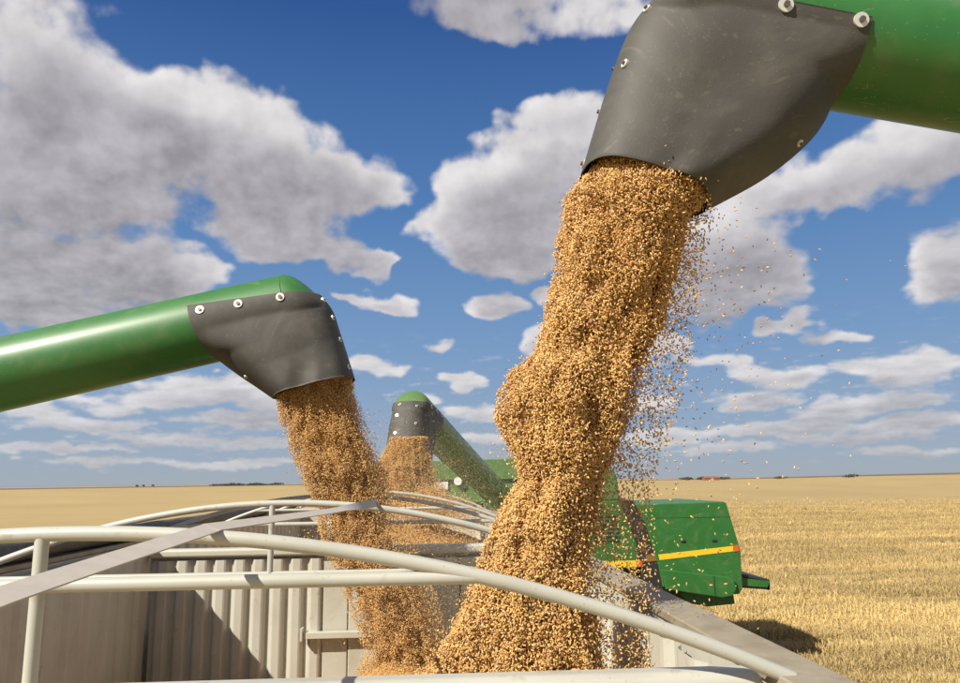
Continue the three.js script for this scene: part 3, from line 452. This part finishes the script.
makeCombine('green combine standing right, its large near auger tube in the top right corner', [7.55, 0, -3.4], -Math.PI / 2, { tip: [0.785, 5.07, -2.2], pivot: [6.15, 4.17, -2.2], r: 0.197, back: backB, front: frontB, flare: 1.0, cap: 0.62, bolts: [0.05, 0.4, 0.86] }, 'combines unloading into the trailer');
makeCombine('far green combine seen side on behind the grain streams, yellow stripe on its rear hood', [0, 0, -15.85], 0, { tip: [-0.27, 4.45, -9.05], pivot: [1.25, 3.25, -14.45], r: 0.225, back: backC, front: frontC, flare: 1.15, bolts: [0.09, 0.38, 0.7], dusty: true }, 'combines unloading into the trailer');

// ---------------------------------------------------------------- grain
const kernelGeo = (() => { const g = mergeVertices(new THREE.IcosahedronGeometry(1, 1).deleteAttribute('uv').deleteAttribute('normal')); g.scale(0.52, 0.225, 0.2); g.computeVertexNormals(); return g; })();
const grainTex = colorTex(512, 0.5, (x, y, u, v) => mix3([0.3, 0.16, 0.05], [0.5, 0.3, 0.1], sstep(-0.5, 0.5, tile(u, v, 90, 3, 97))));
const grainMat = new THREE.MeshPhysicalMaterial({ name: 'grain kernels', color: rgb(1, 1, 1), roughness: 0.4, clearcoat: 0.4, clearcoatRoughness: 0.25 });
const coreMat = new THREE.MeshStandardMaterial({ name: 'packed grain', map: grainTex, roughness: 0.8, bumpMap: grainTex, bumpScale: 0.004, side: THREE.DoubleSide });
function kernels(parent, list, size, seed, name = 'kernels') {
  const r = rng(seed), im = new THREE.InstancedMesh(kernelGeo, grainMat, list.length), m4 = new THREE.Matrix4(), q = new THREE.Quaternion(), e = new THREE.Euler(), c = new THREE.Color(), p = V(0, 0, 0), s = V(0, 0, 0);
  list.forEach(([x, y, z], i) => {
    q.setFromEuler(e.set(r() * 6.283, r() * 6.283, r() * 6.283)); const k = size * (0.8 + r() * 0.4); im.setMatrixAt(i, m4.compose(p.set(x, y, z), q, s.set(k, k * (0.9 + r() * 0.25), k)));
    const v = (r() < 0.08 ? 0.45 : 0.72) + r() * 0.5, w = r() < 0.15 ? 0.7 : r() < 0.1 ? 1.6 : 1; im.setColorAt(i, c.setRGB(0.64 * v, 0.385 * v * (0.92 + 0.16 * r()), 0.132 * v * w));
  });
  im.name = name; im.userData.kind = 'stuff'; im.castShadow = im.receiveShadow = true; parent.add(im);
}
// prof rows: height, left edge, edge of the dense part, edge of the loose spray (x)
function stream(label, prof, z0, zs, size, nShell, nSpray, seed, opt = {}) {
  const t = thing('grain_stream', label, 'grain', [0, 0, 0], 'streams of falling grain'); t.userData.kind = 'stuff';
  const r = rng(seed), y1 = prof[0][0], y0 = prof[prof.length - 1][0], f = (y) => { let k = 0; while (k < prof.length - 2 && prof[k + 1][0] > y) k++; const a = prof[k], b = prof[k + 1], q = clamp((y - a[0]) / (b[0] - a[0]), 0, 1); return a.map((v, i) => lerp(v, b[i], q)); };
  const zc = (y) => z0 + (opt.dz ?? 0) * (y1 - y);
  const lump = (a, y) => { const cx = Math.cos(a) * 0.9, cz = Math.sin(a) * 0.9; const big = fbm(cx * 1.1 + seed, y * 2.6, cz * 1.1, 2) * 1.5 + 0.5 * fbm(cx * 2.6 + seed, y * 6, cz * 2.6, 3); return 1 + (opt.lump ?? 0.2) * (big - 0.1 + 0.25 * noise(cx * 5, y * 12, cz * 5 + seed)) * sstep(0, 0.35, y1 - y); };
  const surf = (a, y, k, out = 0) => { const [, l, d] = f(y), c = (l + d) / 2, h = (d - l) / 2, R = h * lump(a, y) * k + out; return [c + Math.cos(a) * R, y, zc(y) + Math.sin(a) * R * zs]; };
  { const NY = 120, NA = 56, pos = [], idx = []; for (let i = 0; i <= NY; i++) for (let k = 0; k <= NA; k++) { pos.push(...surf(k / NA * 6.2832, lerp(y1, y0, i / NY), 0.74 - (opt.thin ?? 0.1) * i / NY)); if (i && k) { const q = i * (NA + 1) + k, w = q - NA - 1; idx.push(w - 1, w, q - 1, w, q, q - 1); } } const g = new THREE.BufferGeometry(); g.setAttribute('position', new THREE.Float32BufferAttribute(pos, 3)); g.setIndex(idx); g.computeVertexNormals(); add('packed_grain', g, coreMat, t).userData.kind = 'stuff'; }
  const list = [];
  for (let i = 0; i < nShell; i++) { const y = lerp(y1, y0, r()), a = r() * 6.2832, q = r(), fall = (y1 - y) / (y1 - y0); const out = q < 0.8 ? 0 : -Math.log(1 - r()) * 0.012 * (Math.cos(a) > -0.2 ? 1 : 0.35); const k = lerp(0.74 - (opt.thin ?? 0.1) * fall, 1.06, r()), p = surf(a, y + (r() - 0.5) * 0.02, k, out); if (k > 0.8 - 0.3 * (opt.thin ?? 0) && r() > 0.62 + 1.15 * noise(p[0] * 15, p[1] * 9, p[2] * 15 + seed) - (opt.thin ?? 0.15) * fall) continue; list.push(p); }
  for (let i = 0; i < nSpray; i++) {                                     // loose kernels flung off the dense part
    const y = lerp(y1 - 0.16, y0, Math.pow(r(), 0.8)), [, l, d, x1] = f(y), k = Math.pow(r(), 2.1), right = r() < 0.95, h = (d - l) / 2;
    const x = right ? lerp(d - h * 0.25, x1 + 0.02, k) : l + h * 0.1 - k * 0.035 * (opt.left ?? 1), z = zc(y) + (r() + r() - 1) * h * zs * (1.1 - 0.4 * k); list.push([x, y + (r() - 0.5) * 0.05, z]);
  }
  for (let i = 0; i < (opt.stray ?? 0); i++) { const y = lerp(y1 - 0.2, y0, r()), [, l, d, x1] = f(y), g = -Math.log(1 - r()) * 0.16, rt = r() < 0.93; list.push([rt ? x1 + g * (opt.strayR ?? 1) : l - g * 0.12, y - g * 0.2, zc(y) + (r() - 0.5) * 0.5]); }
  kernels(t, list, size, seed + 1);
  return t;
}
const S1 = [[4.62, 0.57, 0.8, 0.8], [4.54, 0.49, 0.85, 0.85], [4.45, 0.41, 0.838, 0.842], [4.29, 0.389, 0.75, 0.813], [4.13, 0.344, 0.69, 0.771], [3.98, 0.3, 0.62, 0.74], [3.91, 0.222, 0.585, 0.715], [3.84, 0.192, 0.56, 0.7], [3.69, 0.198, 0.515, 0.65], [3.63, 0.225, 0.48, 0.63], [3.6, 0.24, 0.46, 0.615], [3.55, 0.205, 0.45, 0.605], [3.41, 0.15, 0.42, 0.59], [3.28, 0.09, 0.405, 0.58], [3.17, 0.012, 0.43, 0.57], [3.02, -0.08, 0.47, 0.56]];
stream('thick stream of golden grain pouring from the large spout at the right', S1, -2.2, 0.85, 0.0088, 500000, 11000, 201, { stray: 600, lump: 0.3, strayR: 0.7, thin: 0.12 });
const S2 = [[4.268, -1.002, -0.539, -0.528], [4.169, -0.985, -0.528, -0.517], [3.929, -0.928, -0.463, -0.442], [3.68, -0.841, -0.366, -0.323], [3.494, -0.724, -0.323, -0.269], [3.313, -0.683, -0.296, -0.162], [3.133, -0.632, -0.226, -0.108], [2.955, -0.567, -0.119, -0.022], [2.78, -0.474, -0.043, 0.022], [2.607, -0.418, -0.011, 0.054], [2.414, -0.463, 0.065, 0.108]];
stream('stream of golden grain pouring from the left spout in front of the ribbed wall', S2, -4.85, 0.75, 0.0098, 230000, 10000, 301, { stray: 500, lump: 0.26, thin: 0.45 });
const S3 = [[4.1, -0.5, -0.1, -0.1], [4.02, -0.53, -0.1, -0.09], [3.79, -0.654, -0.09, -0.05], [3.51, -0.79, -0.06, 0.1], [3.3, -0.84, 0.05, 0.3]];
stream('far stream of grain pouring from the distant spout in the middle', S3, -8.75, 0.6, 0.013, 60000, 6000, 401, { stray: 300, lump: 0.14, dz: 0.1 });
// heaps of grain inside the two hoppers
function heap(label, x0, x1, z0, z1, cones, base, n, size, seed, extra = []) {
  const t = thing('grain_heap', label, 'grain', [0, 0, 0], 'heaps of grain in the trailer'); t.userData.kind = 'stuff';
  const h = (x, z) => { let y = base; for (const [cx, cz, top, slope] of cones) { const d = Math.hypot(x - cx, z - cz); y = Math.max(y, top - slope * (Math.sqrt(d * d + 0.02) - 0.14)); } return y + 0.05 * fbm(x * 4, seed, z * 4, 3); };
  const NX = 90, NZ = 90, pos = [], idx = []; for (let i = 0; i <= NZ; i++) for (let k = 0; k <= NX; k++) { const x = lerp(x0, x1, k / NX), z = lerp(z0, z1, i / NZ); pos.push(x, h(x, z) - 0.008, z); if (i && k) { const q = i * (NX + 1) + k, w = q - NX - 1; idx.push(w - 1, w, q - 1, w, q, q - 1); } }
  const g = new THREE.BufferGeometry(); g.setAttribute('position', new THREE.Float32BufferAttribute(pos, 3)); g.setIndex(idx.map((v, i) => (i % 3 === 1 ? idx[i + 1] : i % 3 === 2 ? idx[i - 1] : v))); g.computeVertexNormals(); add('packed_grain', g, coreMat, t).userData.kind = 'stuff';
  const r = rng(seed), list = [...extra]; for (let i = 0; i < n; i++) { const x = lerp(x0, x1, r()), z = lerp(z0, z1, r()); list.push([x, h(x, z) + r() * 0.012 - 0.004, z]); }
  kernels(t, list, size, seed + 2);
}
heap('heap of golden grain building up in the near hopper under the two streams', -1.86, 0.58, -5.27, -1.42, [[0.18, -2.3, 3.06, 0.62], [-0.19, -4.8, 2.56, 0.62], [0.1, -3.5, 2.72, 0.5]], 1.9, 100000, 0.0095, 501);
{ const r = rng(77), splash = []; for (let i = 0; i < 13000; i++) { const a = r() * 6.283, q = -Math.log(1 - r()) * 0.32, up = Math.pow(r(), 1.5) * 0.34 * Math.exp(-q * 0.9); splash.push([-0.2 + Math.cos(a) * q * 1.3 + 0.25 * r(), 3.18 + up + 0.1 * r() - q * 0.25, -8.3 + Math.sin(a) * q]); }
  heap('heap of golden grain in the far hopper under the distant spout', -1.86, 0.58, -11.0, -5.4, [[-0.25, -8.6, 3.2, 0.42]], 2.65, 60000, 0.015, 601, splash); }

// chaff dust drifting round the far spout
{
  const r = rng(811), N = 130000, g = new THREE.TetrahedronGeometry(1, 0), im = new THREE.InstancedMesh(g, new THREE.MeshStandardMaterial({ name: 'chaff dust', color: rgb(0.55, 0.47, 0.34), roughness: 0.9 }), N), m4 = new THREE.Matrix4(), q = new THREE.Quaternion(), e = new THREE.Euler(), gs = () => (r() + r() + r() + r() - 2) * 1.1;
  for (let i = 0; i < N; i++) { const k = 0.0009 + 0.0015 * r() * r(); im.setMatrixAt(i, m4.compose(i < 95000 ? V(0.1 + gs() * 0.85, 3.55 + gs() * 0.6, -8.2 + gs() * 1.3) : V(-0.1 + gs() * 0.6, 3.15 + gs() * 0.55, -4.6 + gs() * 0.5), q.setFromEuler(e.set(r() * 6, r() * 6, r() * 6)), V(k, k, k))); }
  im.name = 'chaff_dust'; im.userData = { kind: 'stuff', label: 'pale chaff dust drifting round the left and far grain streams', category: 'dust' }; scene.add(im);
}
{ let n = 0; scene.traverse((o) => { if (o.isInstancedMesh) n += o.count; }); console.log('instances', n); }
scene.traverse((o) => { if (o.isMesh && !o.castShadow && o.name !== 'ground') o.castShadow = o.receiveShadow = true; });
renderer.render(scene, camera);
